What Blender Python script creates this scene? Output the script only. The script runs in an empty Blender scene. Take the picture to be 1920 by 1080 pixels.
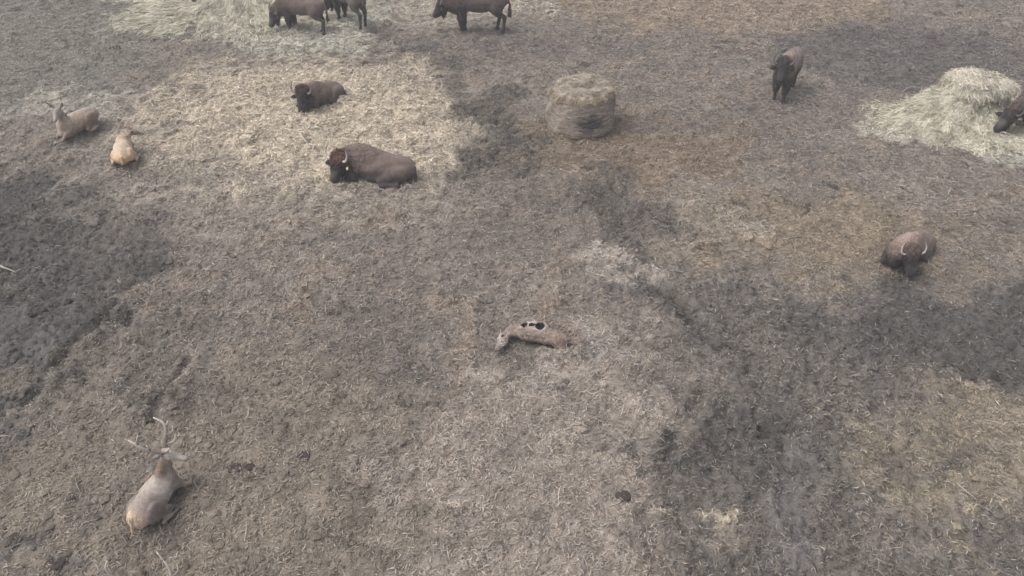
import bpy, math
import numpy as np
from mathutils import Vector, Matrix

# ------------------------------------------------------------------ camera, sky, sun, exposure
sc = bpy.context.scene
CAM_H, PITCH, FPX = 8.5, math.radians(38.2), 1400.0
cam_d = bpy.data.cameras.new('camera'); cam = bpy.data.objects.new('camera', cam_d)
sc.collection.objects.link(cam); sc.camera = cam
cam.location = (0, 0, CAM_H); cam.rotation_euler = (math.pi/2 - PITCH, 0, 0)
cam_d.sensor_width = 36.0; cam_d.lens = 36.0*FPX/1920.0; cam_d.clip_end = 5000.0

SUN_EL, SUN_AZ = math.radians(62), math.radians(190)      # azimuth counter-clockwise from +X: from the left
world = bpy.data.worlds.new('World'); sc.world = world; world.use_nodes = True
wn, wl = world.node_tree.nodes, world.node_tree.links
sky = wn.new('ShaderNodeTexSky'); sky.sky_type = 'NISHITA'; sky.sun_disc = False
sky.sun_elevation = SUN_EL; sky.sun_rotation = math.pi/2 - SUN_AZ
sky.air_density = 1.0; sky.dust_density = 6.0; sky.ozone_density = 1.0
hsv = wn.new('ShaderNodeHueSaturation'); hsv.inputs['Saturation'].default_value = 0.30   # even cloud cover greys the sky
wl.new(sky.outputs[0], hsv.inputs['Color']); wl.new(hsv.outputs[0], wn['Background'].inputs['Color'])
wn['Background'].inputs['Strength'].default_value = 0.15
sun_d = bpy.data.lights.new('sun', 'SUN'); sun_d.energy = 1.0; sun_d.angle = math.radians(48); sun_d.color = (1.0, 0.96, 0.91)
sun = bpy.data.objects.new('sun', sun_d); sc.collection.objects.link(sun)
sd = Vector((math.cos(SUN_AZ)*math.cos(SUN_EL), math.sin(SUN_AZ)*math.cos(SUN_EL), math.sin(SUN_EL)))
sun.rotation_euler = sd.to_track_quat('Z', 'Y').to_euler(); sun.location = sd*50
sc.view_settings.view_transform = 'Standard'; sc.view_settings.look = 'None'
sc.view_settings.gamma = 1.0; sc.view_settings.use_curve_mapping = False
sc.view_settings.exposure = 0.35
sc.cycles.use_denoising = True

# ------------------------------------------------------------------ helpers
RNG = np.random.default_rng(7)
SP, CP = math.sin(PITCH), math.cos(PITCH)
def at(px, py):
    """ground point (metres) under a spot of the 1920 x 1080 photograph"""
    u = (px-960.0)/FPX; v = (540.0-py)/FPX
    dy = CP + v*SP; dz = -SP + v*CP
    t = CAM_H/(-dz)
    return np.array((u*t, dy*t))
def ppm(py):
    a, b = at(960, py), at(1060, py)
    return 100.0/(b[0]-a[0])
def lin(r, g, b):
    c = np.array((r, g, b))/255.0
    return np.where(c <= 0.04045, c/12.92, ((c+0.055)/1.055)**2.4)
def sstep(e0, e1, x):
    t = np.clip((x-e0)/(e1-e0), 0, 1); return t*t*(3-2*t)
def mix(a, b, t): return a + (b-a)*t

_perm = np.random.default_rng(3).permutation(512).astype(np.int32)
_gx = np.cos(np.arange(512)*2.399963); _gy = np.sin(np.arange(512)*2.399963)
def pnoise(x, y, seed=0):
    x = np.asarray(x, float)+seed*17.31; y = np.asarray(y, float)+seed*9.77
    xi = np.floor(x).astype(np.int64); yi = np.floor(y).astype(np.int64); xf = x-xi; yf = y-yi
    u = xf*xf*xf*(xf*(xf*6-15)+10); v = yf*yf*yf*(yf*(yf*6-15)+10)
    def g(ix, iy, fx, fy):
        h = _perm[(_perm[ix & 511] + iy) & 511]
        return _gx[h]*fx + _gy[h]*fy
    return mix(mix(g(xi, yi, xf, yf), g(xi+1, yi, xf-1, yf), u), mix(g(xi, yi+1, xf, yf-1), g(xi+1, yi+1, xf-1, yf-1), u), v)*1.5
def fbm(x, y, o=4, seed=0):
    a, f, s = 1.0, 1.0, 0.0
    for i in range(o):
        s = s + a*pnoise(x*f, y*f, seed+i*5); a *= 0.5; f *= 2.03
    return s
def noise3(p, f, seed=0):
    return (pnoise(p[:, 0]*f+p[:, 2]*f*0.7, p[:, 1]*f, seed)+pnoise(p[:, 1]*f-p[:, 0]*f*0.4, p[:, 2]*f, seed+3))*0.7

C = sc.collection
def link(name, me, mat=None, parent=None, smooth=True):
    o = bpy.data.objects.new(name, me); C.objects.link(o)
    if mat: me.materials.append(mat)
    if parent is not None: o.parent = parent
    return o
def mesh_np(name, v, quads=None, tris=None, col=None, attrs=None, smooth=True):
    me = bpy.data.meshes.new(name); v = np.asarray(v, np.float32); me.vertices.add(len(v)); me.vertices.foreach_set('co', v.ravel())
    idx, starts, n = [], [], 0
    if quads is not None and len(quads):
        idx.append(np.asarray(quads, np.int32).ravel()); starts.append(np.arange(len(quads))*4); n = len(quads)*4
    if tris is not None and len(tris):
        idx.append(np.asarray(tris, np.int32).ravel()); starts.append(n+np.arange(len(tris))*3)
    idx = np.concatenate(idx); starts = np.concatenate(starts).astype(np.int32)
    me.loops.add(len(idx)); me.loops.foreach_set('vertex_index', idx)
    me.polygons.add(len(starts)); me.polygons.foreach_set('loop_start', starts)
    me.update(calc_edges=True)
    if smooth: me.polygons.foreach_set('use_smooth', np.ones(len(starts), bool))
    if col is not None:
        a = me.color_attributes.new('col', 'FLOAT_COLOR', 'POINT')
        c4 = np.ones((len(v), 4), np.float32); c4[:, :3] = col; a.data.foreach_set('color', c4.ravel())
    for k, d in (attrs or {}).items():
        a = me.attributes.new(k, 'FLOAT', 'POINT'); a.data.foreach_set('value', np.asarray(d, np.float32))
    return me
def empty(name, loc, rz=0, s=1.0):
    o = bpy.data.objects.new(name, None); C.objects.link(o); o.location = loc; o.rotation_euler = (0, 0, rz); o.scale = (s, s, s)
    o.empty_display_size = 0.2
    return o
def tag(o, label=None, cat=None, group=None, kind=None):
    if label: o['label'] = label
    if cat: o['category'] = cat
    if group: o['group'] = group
    if kind: o['kind'] = kind
    return o

def vmat(name, rough=0.9, noise=(18.0, 0.35), fine=(90.0, 0.3), bump=0.4, bdist=0.01, spec=0.25, wet=False, sheen=0.0):
    """vertex colour of the thing, broken up by two scales of procedural grain, with fine relief"""
    m = bpy.data.materials.new(name); m.use_nodes = True; N, L = m.node_tree.nodes, m.node_tree.links
    b = N['Principled BSDF']; b.inputs['Roughness'].default_value = rough; b.inputs['Specular IOR Level'].default_value = spec
    if sheen: b.inputs['Sheen Weight'].default_value = sheen; b.inputs['Sheen Roughness'].default_value = 0.6
    at_ = N.new('ShaderNodeAttribute'); at_.attribute_name = 'col'
    tc = N.new('ShaderNodeTexCoord')
    last = at_.outputs['Color']; hs = []
    for sc_, amt in (noise, fine):
        n = N.new('ShaderNodeTexNoise'); n.inputs['Scale'].default_value = sc_; n.inputs['Detail'].default_value = 5; n.inputs['Roughness'].default_value = 0.62
        L.new(tc.outputs['Object'], n.inputs['Vector'])
        r = N.new('ShaderNodeMapRange'); r.inputs['From Min'].default_value = 0.28; r.inputs['From Max'].default_value = 0.72
        r.inputs['To Min'].default_value = 1-amt; r.inputs['To Max'].default_value = 1+amt
        L.new(n.outputs['Fac'], r.inputs['Value'])
        mx = N.new('ShaderNodeVectorMath'); mx.operation = 'SCALE'
        L.new(last, mx.inputs[0]); L.new(r.outputs[0], mx.inputs['Scale']); last = mx.outputs[0]; hs.append(n)
    L.new(last, b.inputs['Base Color'])
    if bump:
        bp = N.new('ShaderNodeBump'); bp.inputs['Strength'].default_value = bump; bp.inputs['Distance'].default_value = bdist
        ad = N.new('ShaderNodeMath'); ad.operation = 'MULTIPLY_ADD'; ad.inputs[1].default_value = 0.6
        L.new(hs[0].outputs['Fac'], ad.inputs[0]); L.new(hs[1].outputs['Fac'], ad.inputs[2])
        L.new(ad.outputs[0], bp.inputs['Height']); L.new(bp.outputs[0], b.inputs['Normal'])
    if wet:
        w = N.new('ShaderNodeAttribute'); w.attribute_name = 'wet'
        r = N.new('ShaderNodeMapRange'); r.inputs['To Min'].default_value = rough; r.inputs['To Max'].default_value = 0.42
        L.new(w.outputs['Fac'], r.inputs['Value']); L.new(r.outputs[0], b.inputs['Roughness'])
    return m
M_ground = vmat('trodden_soil', 0.95, (7.0, 0.26), (45.0, 0.32), 0.9, 0.03, 0.15, wet=True)
M_straw = vmat('straw_fibre', 0.8, (6.0, 0.15), (40.0, 0.15), 0, spec=0.25)
M_hay = vmat('hay_mass', 0.9, (9.0, 0.22), (60.0, 0.30), 0.8, 0.03, 0.15)
M_coat = vmat('animal_coat', 0.85, (9.0, 0.14), (70.0, 0.22), 0.5, 0.008, 0.2, sheen=0.12)
M_fur = vmat('fur_strands', 0.8, (12.0, 0.15), (50.0, 0.1), 0, spec=0.2)
M_horn = vmat('horn_keratin', 0.45, (14.0, 0.2), (90.0, 0.1), 0.2, 0.004, 0.45)
M_dung = vmat('dung_crust', 0.85, (15.0, 0.3), (60.0, 0.3), 0.8, 0.02, 0.25)
M_eye = bpy.data.materials.new('eye_gloss'); M_eye.use_nodes = True
_b = M_eye.node_tree.nodes['Principled BSDF']; _b.inputs['Base Color'].default_value = (0.008, 0.006, 0.005, 1); _b.inputs['Roughness'].default_value = 0.12
M_tag = bpy.data.materials.new('tag_plastic'); M_tag.use_nodes = True
_b = M_tag.node_tree.nodes['Principled BSDF']; _b.inputs['Base Color'].default_value = (0.72, 0.66, 0.42, 1); _b.inputs['Roughness'].default_value = 0.5

def ribbons(name, p, d, ln, wd, col, curl=None, lift=None, side=None, slim=False):
    """many bent two-segment blades in one mesh. p start, d unit direction, curl sideways bend, lift mid-point rise"""
    n = len(p); ln = np.broadcast_to(ln, n)[:, None]; wd = np.broadcast_to(wd, n)[:, None]
    up = np.array((0, 0, 1.0))
    if side is None:
        side = np.cross(d, up); side /= np.linalg.norm(side, axis=1, keepdims=True)+1e-9
    curl = np.zeros(n) if curl is None else curl; lift = np.zeros(n) if lift is None else lift
    a = p; b = p + d*ln*0.5 + side*(curl[:, None]*ln) + up*(lift[:, None]*ln); c = p + d*ln
    tw = RNG.uniform(-0.5, 0.5, (n, 1)); wdir = side + up*tw
    if slim:      # two triangles: a bent fleck, pointed at both ends
        v = np.stack((a, b-wdir*wd*0.5, b+wdir*wd*0.5, c), 1).reshape(-1, 3); i = np.arange(n)[:, None]*4
        return mesh_np(name, v, tris=np.concatenate((i+np.array((0, 1, 2)), i+np.array((1, 3, 2))), 0), col=np.repeat(col, 4, 0), smooth=False)
    v = np.stack((a-wdir*wd*0.35, a+wdir*wd*0.35, b-wdir*wd*0.5, b+wdir*wd*0.5, c-wdir*wd*0.2, c+wdir*wd*0.2), 1).reshape(-1, 3)
    i = np.arange(n)[:, None]*6
    q = np.concatenate((i+np.array((0, 1, 3, 2)), i+np.array((2, 3, 5, 4))), 0)
    return mesh_np(name, v, quads=q, col=np.repeat(col, 6, 0), smooth=False)

def tube(pts, rad, seg=7, sub=5):
    """tapered tube along a smooth path; returns verts, quads, tris, path parameter"""
    pts = np.array(pts, float); rad = np.array(rad, float); n = len(pts)
    t = np.linspace(0, n-1, (n-1)*sub+1); P = []; R = []
    for s in t:
        i = min(int(s), n-2); f = s-i
        p0, p1, p2, p3 = pts[max(i-1, 0)], pts[i], pts[i+1], pts[min(i+2, n-1)]
        P.append(0.5*((2*p1)+(-p0+p2)*f+(2*p0-5*p1+4*p2-p3)*f*f+(-p0+3*p1-3*p2+p3)*f**3)); R.append(mix(rad[i], rad[i+1], f))
    P = np.array(P); T = np.gradient(P, axis=0); T /= np.linalg.norm(T, axis=1, keepdims=True)+1e-9
    ref = np.array((0.31, 0.52, 0.79)); A = np.cross(T, ref); A /= np.linalg.norm(A, axis=1, keepdims=True)+1e-9; B = np.cross(T, A)
    an = np.arange(seg)*2*math.pi/seg
    V = (P[:, None]+np.array(R)[:, None, None]*(np.cos(an)[None, :, None]*A[:, None]+np.sin(an)[None, :, None]*B[:, None])).reshape(-1, 3)
    k = len(P); Q = []
    for i in range(k-1):
        for j in range(seg): Q.append((i*seg+j, i*seg+(j+1) % seg, (i+1)*seg+(j+1) % seg, (i+1)*seg+j))
    Tt = [(0, j+1, j) for j in range(1, seg-1)] + [((k-1)*seg, (k-1)*seg+j, (k-1)*seg+j+1) for j in range(1, seg-1)]
    return V, np.array(Q), np.array(Tt), np.repeat(np.linspace(0, 1, k), seg)
def tubes_mesh(name, chains, c0, c1, seg=7, sub=4):
    vs, qs, ts, cs, o = [], [], [], [], 0
    for pts, rad in chains:
        v, q, t, s = tube(pts, rad, seg, sub); vs.append(v); qs.append(q+o); ts.append(t+o); cs.append(mix(c0[None], c1[None], (s[:, None])**1.5)); o += len(v)
    return mesh_np(name, np.concatenate(vs), np.concatenate(qs), np.concatenate(ts), np.concatenate(cs))

# ------------------------------------------------------------------ ground: shapes of its patches, in metres
class Ell:
    def __init__(s, px, py, rx, ry):
        s.c = at(px, py); s.rx = rx/ppm(py); s.ry = abs(at(px, py-ry)[1]-at(px, py+ry)[1])/2
    def __call__(s, x, y):
        d = np.sqrt(((x-s.c[0])/s.rx)**2+((y-s.c[1])/s.ry)**2); return (1-d)*min(s.rx, s.ry)
class Stroke:
    def __init__(s, pts, w): s.p = [at(*q) for q in pts]; s.w = w/2
    def dist(s, x, y):
        best = np.full(np.shape(x), 1e9); along = np.zeros(np.shape(x)); sd = np.zeros(np.shape(x)); acc = 0.0
        for a, b in zip(s.p[:-1], s.p[1:]):
            e = b-a; L2 = e@e; Ln = math.sqrt(L2)
            t = np.clip(((x-a[0])*e[0]+(y-a[1])*e[1])/L2, 0, 1); dx = x-a[0]-t*e[0]; dy = y-a[1]-t*e[1]
            d = np.hypot(dx, dy); m = d < best
            best = np.where(m, d, best); along = np.where(m, acc+t*Ln, along); sd = np.where(m, (dx*e[1]-dy*e[0])/Ln, sd); acc += Ln
        return best, along, sd
    def __call__(s, x, y): return s.w-s.dist(x, y)[0]
class Poly:
    def __init__(s, pts): s.p = [at(*q) for q in pts]
    def __call__(s, x, y):
        best = np.full(np.shape(x), 1e9); ins = np.zeros(np.shape(x), bool); n = len(s.p)
        for i in range(n):
            a, b = s.p[i], s.p[(i+1) % n]; e = b-a
            t = np.clip(((x-a[0])*e[0]+(y-a[1])*e[1])/(e@e), 0, 1)
            best = np.minimum(best, np.hypot(x-a[0]-t*e[0], y-a[1]-t*e[1]))
            cr = ((a[1] > y) != (b[1] > y)) & (x < (b[0]-a[0])*(y-a[1])/(b[1]-a[1]+1e-12)+a[0]); ins ^= cr
        return np.where(ins, best, -best)
# (shape, edge softness m, colour sRGB, opacity, straw density or None, clods or None, wet)
LAYERS = [
 (Poly([(-400, -60), (330, -40), (330, 30), (250, 160), (80, 200), (-300, 260)]), .8, (120, 116, 107), .8, .7, None, 0),
 (Poly([(-300, 760), (300, 720), (640, 620), (760, 800), (800, 1200), (-300, 1200)]), .8, (122, 112, 100), .9, .6, .05, 0),
 (Poly([(880, 660), (1130, 600), (1290, 720), (1270, 800), (1235, 890), (1150, 1000), (1120, 1200), (800, 1200), (740, 850)]), .5, (143, 132, 122), .9, 1.0, .12, 0),
 (Poly([(-300, 320), (130, 330), (270, 430), (280, 540), (180, 630), (60, 740), (-300, 780)]), 1.0, (78, 75, 73), .88, .35, .9, 0),
 (Poly([(150, 640), (280, 560), (350, 600), (330, 720), (240, 780), (110, 740)]), .4, (104, 97, 90), .7, .5, .8, 0),
 (Ell(560, 265, 400, 130), 1.3, (150, 140, 128), .6, 1.0, None, 0),
 (Poly([(330, 160), (420, 122), (620, 112), (780, 132), (870, 190), (885, 245), (840, 300), (760, 345), (600, 350), (450, 335), (330, 290), (280, 225)]), 1.3, (184, 171, 149), .92, 1.7, .4, 0),
 (Ell(150, 195, 85, 20), .5, (168, 163, 150), .8, 1.2, None, 0),
 (Poly([(335, -60), (720, -60), (735, 40), (690, 88), (560, 108), (450, 100), (365, 60)]), .55, (172, 168, 154), .9, 1.6, .5, 0),
 (Poly([(700, -60), (1100, -60), (1080, 18), (940, 36), (760, 60)]), .6, (164, 154, 140), .85, 1.3, None, 0),
 (Poly([(1060, -60), (1640, -60), (1660, 40), (1480, 66), (1250, 56), (1090, 40)]), .6, (142, 125, 105), .8, .8, .2, 0),
 (Ell(1700, 110, 240, 75), .9, (95, 90, 88), .85, .5, .4, 0),
 (Poly([(855, 165), (960, 190), (1035, 230), (1020, 290), (950, 340), (850, 345), (820, 320), (885, 250)]), .4, (86, 80, 74), .88, .7, 1.0, 0),
 (Stroke([(745, 85), (850, 118), (870, 150)], 1.0), .5, (96, 90, 85), .8, .6, .6, 0),
 (Ell(1210, 285, 210, 60), .7, (124, 108, 90), .85, .8, .3, 0),
 (Stroke([(1130, 330), (1180, 400), (1210, 490)], 1.1), .5, (88, 82, 78), .8, .7, 1.0, 0),
 (Ell(1560, 440, 240, 75), .7, (133, 119, 99), .85, .9, .3, 0),
 (Poly([(1150, 500), (1260, 490), (1420, 550), (1600, 600), (1750, 540), (2100, 520), (2100, 740), (1640, 750), (1640, 850), (1660, 1250), (1190, 1250), (1240, 880), (1300, 740), (1250, 640)]), .7, (102, 96, 91), .85, .85, 1.0, 0),
 (Poly([(1490, 590), (1700, 545), (2100, 525), (2100, 715), (1720, 720), (1560, 660)]), .8, (82, 79, 77), .82, .4, .9, 0),
 (Stroke([(1180, 520), (1270, 560), (1350, 640)], .6), .35, (82, 78, 75), .8, .4, 1.0, 0),
 (Poly([(1290, 770), (1420, 740), (1600, 820), (1580, 880), (1400, 900), (1270, 860)]), .6, (84, 80, 77), .82, .5, 1., 0),
 (Poly([(1625, 770), (1760, 725), (2100, 730), (2100, 1000), (1740, 960), (1650, 930)]), .5, (133, 122, 104), .9, 1.0, .3, 0),
 (Ell(1765, 832, 80, 35), .4, (92, 87, 83), .8, .4, .8, 0),
 (Poly([(1660, 1000), (1800, 985), (2100, 1020), (2100, 1200), (1650, 1200)]), .5, (100, 94, 90), .8, .7, .8, 0),
 (Ell(1200, 497, 72, 28), .3, (164, 154, 144), .85, 1.3, .3, 0),
 (Ell(1385, 425, 60, 22), .4, (152, 142, 128), .8, 1.2, .3, 0),
 (Ell(1275, 1025, 36, 20), .15, (170, 158, 138), .85, 1.6, None, 0),
 (Ell(1895, 1050, 30, 30), .15, (158, 146, 122), .8, 1.4, None, 0),
 (Ell(1060, 690, 100, 30), .4, (142, 136, 130), .8, .8, .1, 0),
 (Ell(55, 1025, 65, 36), .3, (92, 87, 86), .8, .3, .9, 0),
 (Ell(190, 890, 40, 16), .25, (98, 93, 89), .7, .4, .6, 0),
 (Ell(300, 760, 60, 25), .3, (92, 87, 82), .6, .5, .7, 0),
 (Ell(15, 650, 85, 80), .4, (96, 93, 93), .85, .12, .05, .35),
 (Stroke([(20, 770), (60, 660), (130, 530), (200, 430)], .6), .3, (92, 88, 87), .55, .12, .4, .3),
 (Stroke([(1500, 890), (1495, 970), (1440, 1100)], .5), .2, (108, 103, 102), .7, .12, .2, .3),
 (Poly([(1640, 232), (1700, 205), (1760, 190), (2060, 180), (2100, 300), (1900, 296), (1800, 284), (1700, 262)]), .3, (176, 172, 158), .9, 1.6, .2, 0),
]
TRACKS = [(Stroke([(10, 790), (50, 670), (130, 530), (220, 420)], .62), .034), (Stroke([(1640, 890), (1590, 970), (1530, 1110)], .60), .04),
          (Stroke([(1500, 890), (1495, 970), (1440, 1100)], .5), .004), (Stroke([(1120, 330), (1180, 410), (1215, 500)], .6), .010), (Stroke([(1560, 600), (1760, 640), (2000, 660)], .6), .010)]
GROOVES = [(Stroke([(225, 565), (140, 650), (45, 750)], .40), .16), (Stroke([(345, 675), (300, 740), (285, 790)], .34), .11), (Stroke([(1175, 505), (1270, 560), (1300, 600)], .4), .14),
           (Stroke([(1310, 740), (1275, 800), (1240, 880)], .35), .11), (Stroke([(1540, 620), (1440, 600)], .3), .06)]

def fields(x, y):
    wx = x + .95*fbm(x*.7, y*.7, 4, 1) + .12*fbm(x*4, y*4, 2, 9); wy = y + .95*fbm(x*.7, y*.7, 4, 2) + .12*fbm(x*4, y*4, 2, 10)
    n1 = fbm(x*.35, y*.35, 4, 20); n2 = fbm(x*1.1, y*1.1, 4, 21); n3 = fbm(x*3.1, y*3.1, 3, 22); nb = fbm(x*1.5+.4*n2, y*1.9, 5, 24)
    col = np.empty(x.shape+(3,)); t = np.clip(.5+.55*n1, 0, 1)[..., None]
    col[:] = mix(lin(110, 102, 96), lin(134, 124, 114), t)
    col[:] = mix(col, lin(124, 108, 92), np.clip(n2*.8-.1, 0, .6)[..., None])
    dens = .75+.25*n2; clod = np.clip(.10+.25*n1+.3*n2, .03, .65); wet = np.zeros(x.shape)
    for sh, soft, c, op, dn, cl, wt in LAYERS:
        d = sh(wx, wy); m = mix(sstep(-soft*1.2, soft*1.2, d+.3*soft*n3), sstep(-.35*soft, .35*soft, d+.85*soft*nb), .42)*op
        col = mix(col, lin(*c), m[..., None])
        if dn is not None: dens = mix(dens, dn, m)
        if cl is not None: clod = mix(clod, cl, m)
        wet = mix(wet, wt, m) if wt else wet*(1-m)
    lum = (col@np.array((.2126, .7152, .0722)))[..., None]; col = mix(col, lum*np.array((1.05, .995, .94)), .20)
    # wet and dry mottling of the dirt itself
    col *= (1+.20*np.clip(n3, -1, 1)+.16*np.clip(n2, -1, 1))[..., None]
    # height
    h = .06*n1 + .035*n2
    r = 1-np.abs(fbm(x*2.2, y*2.2, 3, 30)); r2 = 1-np.abs(pnoise(x*6.5, y*6.5, 33))
    r3 = np.abs(fbm(x*4.3+.3*n3, y*4.3, 2, 36)); h += clod*(.11*(r-.7)+.04*(r2-.6)+.10*np.clip(r3, 0, .9)) + .014*n3 + .018*fbm(x*9, y*9, 2, 41)*(.5+clod)
    tuft = fbm(x*2.6, y*2.6, 3, 43); dens = dens*np.clip(1+1.1*tuft, .25, 2.2)
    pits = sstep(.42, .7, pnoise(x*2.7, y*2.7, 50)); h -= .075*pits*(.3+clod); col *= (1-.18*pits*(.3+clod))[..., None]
    for tr, la in TRACKS:
        d, s, sd = tr.dist(x+.05*n2, y+.05*n3); w = tr.w*(1+.15*n2)
        inn = sstep(w+.08, w-.08, d); rim = np.exp(-((d-w-.1)/.09)**2)
        ph = (s+np.abs(sd)*1.0)*2*math.pi/.24 + np.where(sd > 0, math.pi, 0)
        lug = np.tanh(3*np.sin(ph+.8*n3))*sstep(.04, .1, np.abs(sd))
        lug = lug*np.clip(.55+.9*n2, 0, 1); h += -.05*inn + .03*rim*np.clip(n2+n3, 0, 1.5) + la*lug*inn
        h = mix(h, h-.6*clod*(.05*(r-.7)), inn)
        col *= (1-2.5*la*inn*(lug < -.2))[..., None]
    for g, dep in GROOVES:
        d, s, sd = g.dist(x+.12*n2+.05*n3, y+.12*n3); h += -dep*sstep(g.w, 0, d) + .6*dep*np.exp(-((sd+g.w*1.4)/.16)**2)*sstep(.8, .3, d)
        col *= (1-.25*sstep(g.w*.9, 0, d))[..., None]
    straw = sstep(1.1, 1.6, dens); h += straw*(.05+.03*n2)
    return h, col, np.clip(dens, .03, 2), wet

ny, nx = 600, 680
ys = [3.2]; 
while ys[-1] < 33: ys.append(ys[-1]+.02+.0022*(ys[-1]-3)*1.05)
ys = np.array(ys); ny = len(ys)
Y0 = np.array((-900., -300, -100, -40, -15, -5, 0, 2)); Y1 = np.array((35., 40, 50, 70, 110, 200, 500, 1500))
yy = np.concatenate((Y0, ys, Y1)); uu = np.concatenate(((-60., -20, -6, -2.5, -1.5, -1.15), np.linspace(-1, 1, nx), (1.15, 1.5, 2.5, 6, 20, 60)))
hw = 4.5+.60*np.clip(yy, 0, None)
GX = uu[None, :]*hw[:, None]; GY = np.repeat(yy[:, None], len(uu), 1)
inner = (np.abs(uu)[None, :] <= 1.0) & ((yy > 3) & (yy < 34))[:, None]
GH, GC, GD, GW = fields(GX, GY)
GH = np.where(inner, GH, 0.0); fade = np.clip(np.abs(GX)/200, 0, 1)
def make_ground():
    R, K = GX.shape; v = np.stack((GX, GY, GH), -1).reshape(-1, 3)
    i = (np.arange(R-1)[:, None]*K+np.arange(K-1)[None]).ravel(); q = np.stack((i, i+1, i+K+1, i+K), 1)
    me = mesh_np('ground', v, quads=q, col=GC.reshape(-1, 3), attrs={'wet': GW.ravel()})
    return tag(link('ground', me, M_ground), kind='structure')
ground = make_ground()
def gz(x, y):
    h, _, _, _ = fields(np.array([[x]], float), np.array([[y]], float)); return float(h[0, 0])
def put(px, py, up=0.):
    p = at(px, py); return (p[0], p[1], gz(p[0], p[1])+up)

# ------------------------------------------------------------------ straw and dung fibres trodden over the yard
j0 = len(Y0)
def sample_ground(n, weight):
    """n points spread over the dense ground grid by weight per square metre"""
    sl = (slice(j0, j0+ny-1), slice(6, 6+nx-1))
    dx = GX[j0:j0+ny-1, 7:6+nx]-GX[j0:j0+ny-1, 6:6+nx-1]; dyy = (GY[j0+1:j0+ny, 6:6+nx-1]-GY[j0:j0+ny-1, 6:6+nx-1])
    w = (dx*dyy*weight[sl]).ravel(); cw = np.cumsum(w); k = np.searchsorted(cw, RNG.random(n)*cw[-1]); jj, ii = np.divmod(np.minimum(k, len(w)-1), nx-1)
    jj += j0; ii += 6; a, b = RNG.random(n), RNG.random(n)
    def bl(A):
        if A.ndim == 3: a_, b_ = a[:, None], b[:, None]
        else: a_, b_ = a, b
        return mix(mix(A[jj, ii], A[jj, ii+1], a_), mix(A[jj+1, ii], A[jj+1, ii+1], a_), b_)
    return bl(GX), bl(GY), bl(GH), bl(GC), bl(GD)
def litter(name, n, weight, ln, wd, bright, label, lift=(.0, .18), zoff=.006, slim=True):
    x, y, h, c, d = sample_ground(n, weight)
    far = 1+np.clip((y-6)/22, 0, 1)*.7
    az = RNG.uniform(0, 2*math.pi, n); el = RNG.normal(0, .16, n)
    D = np.stack((np.cos(az)*np.cos(el), np.sin(az)*np.cos(el), np.abs(np.sin(el))), 1)
    L = RNG.uniform(*ln, n)*far; W = RNG.uniform(*wd, n)*far
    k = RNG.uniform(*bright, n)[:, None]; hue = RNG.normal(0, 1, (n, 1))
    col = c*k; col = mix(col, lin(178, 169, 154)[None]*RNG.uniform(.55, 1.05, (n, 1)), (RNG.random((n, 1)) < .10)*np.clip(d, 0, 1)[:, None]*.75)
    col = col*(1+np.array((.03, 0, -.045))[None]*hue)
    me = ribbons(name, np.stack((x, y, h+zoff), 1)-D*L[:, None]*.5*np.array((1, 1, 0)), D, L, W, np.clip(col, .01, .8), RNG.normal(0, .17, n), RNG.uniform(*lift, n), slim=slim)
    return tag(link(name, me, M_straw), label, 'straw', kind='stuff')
nearw = 1/(1+np.clip(GY-5, 0, 40)*.055)
litter('straw_litter', 430000, np.clip(GD, .1, 1.6)*nearw, (.05, .13), (.009, .019), (.42, 1.62), 'short trodden straw and dung fibres scattered over the whole muddy yard')  # wide brightness range: dark strands paint in the shadowed gaps between straws
litter('straw_stalks', 1500, (.25+np.clip(GD, 0, 1))*nearw, (.12, .30), (.006, .011), (1.35, 1.9), 'long pale loose straw stalks lying here and there on the mud', (.0, .05), .02, False)

def crumbs(n):
    clodw = np.clip(1.25-GD, .08, 1.2)*nearw; x, y, h, c, d = sample_ground(n, clodw*(GY < 24)); s_ = RNG.uniform(.014, .042, n)*np.where(RNG.random(n) < .14, 1.8, 1); o8 = np.array(((1, 0, 0), (0, 1, 0), (-1, 0, 0), (0, -1, 0), (.7, .7, .1), (-.7, .7, .1), (-.7, -.7, .1), (.7, -.7, .1), (.15, .1, .8), (0, 0, -.5)), float)
    V = o8[None]*s_[:, None, None]*RNG.uniform(.6, 1.35, (n, 10, 3))+np.stack((x, y, h+s_*.25), 1)[:, None]
    ring = (0, 4, 1, 5, 2, 6, 3, 7); t = [(ring[i], ring[(i+1) % 8], 8) for i in range(8)]; t = (np.arange(n)[:, None, None]*10+np.array(t)[None]).reshape(-1, 3)
    col = np.repeat(c*RNG.uniform(.6, 1.25, (n, 1)), 10, 0)
    return tag(link('soil_crumbs', mesh_np('soil_crumbs', V.reshape(-1, 3), tris=t, col=col), M_ground), 'crumbled lumps of dark soil strewn over the trodden mud', 'soil', kind='stuff')
crumbs(14000)

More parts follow.
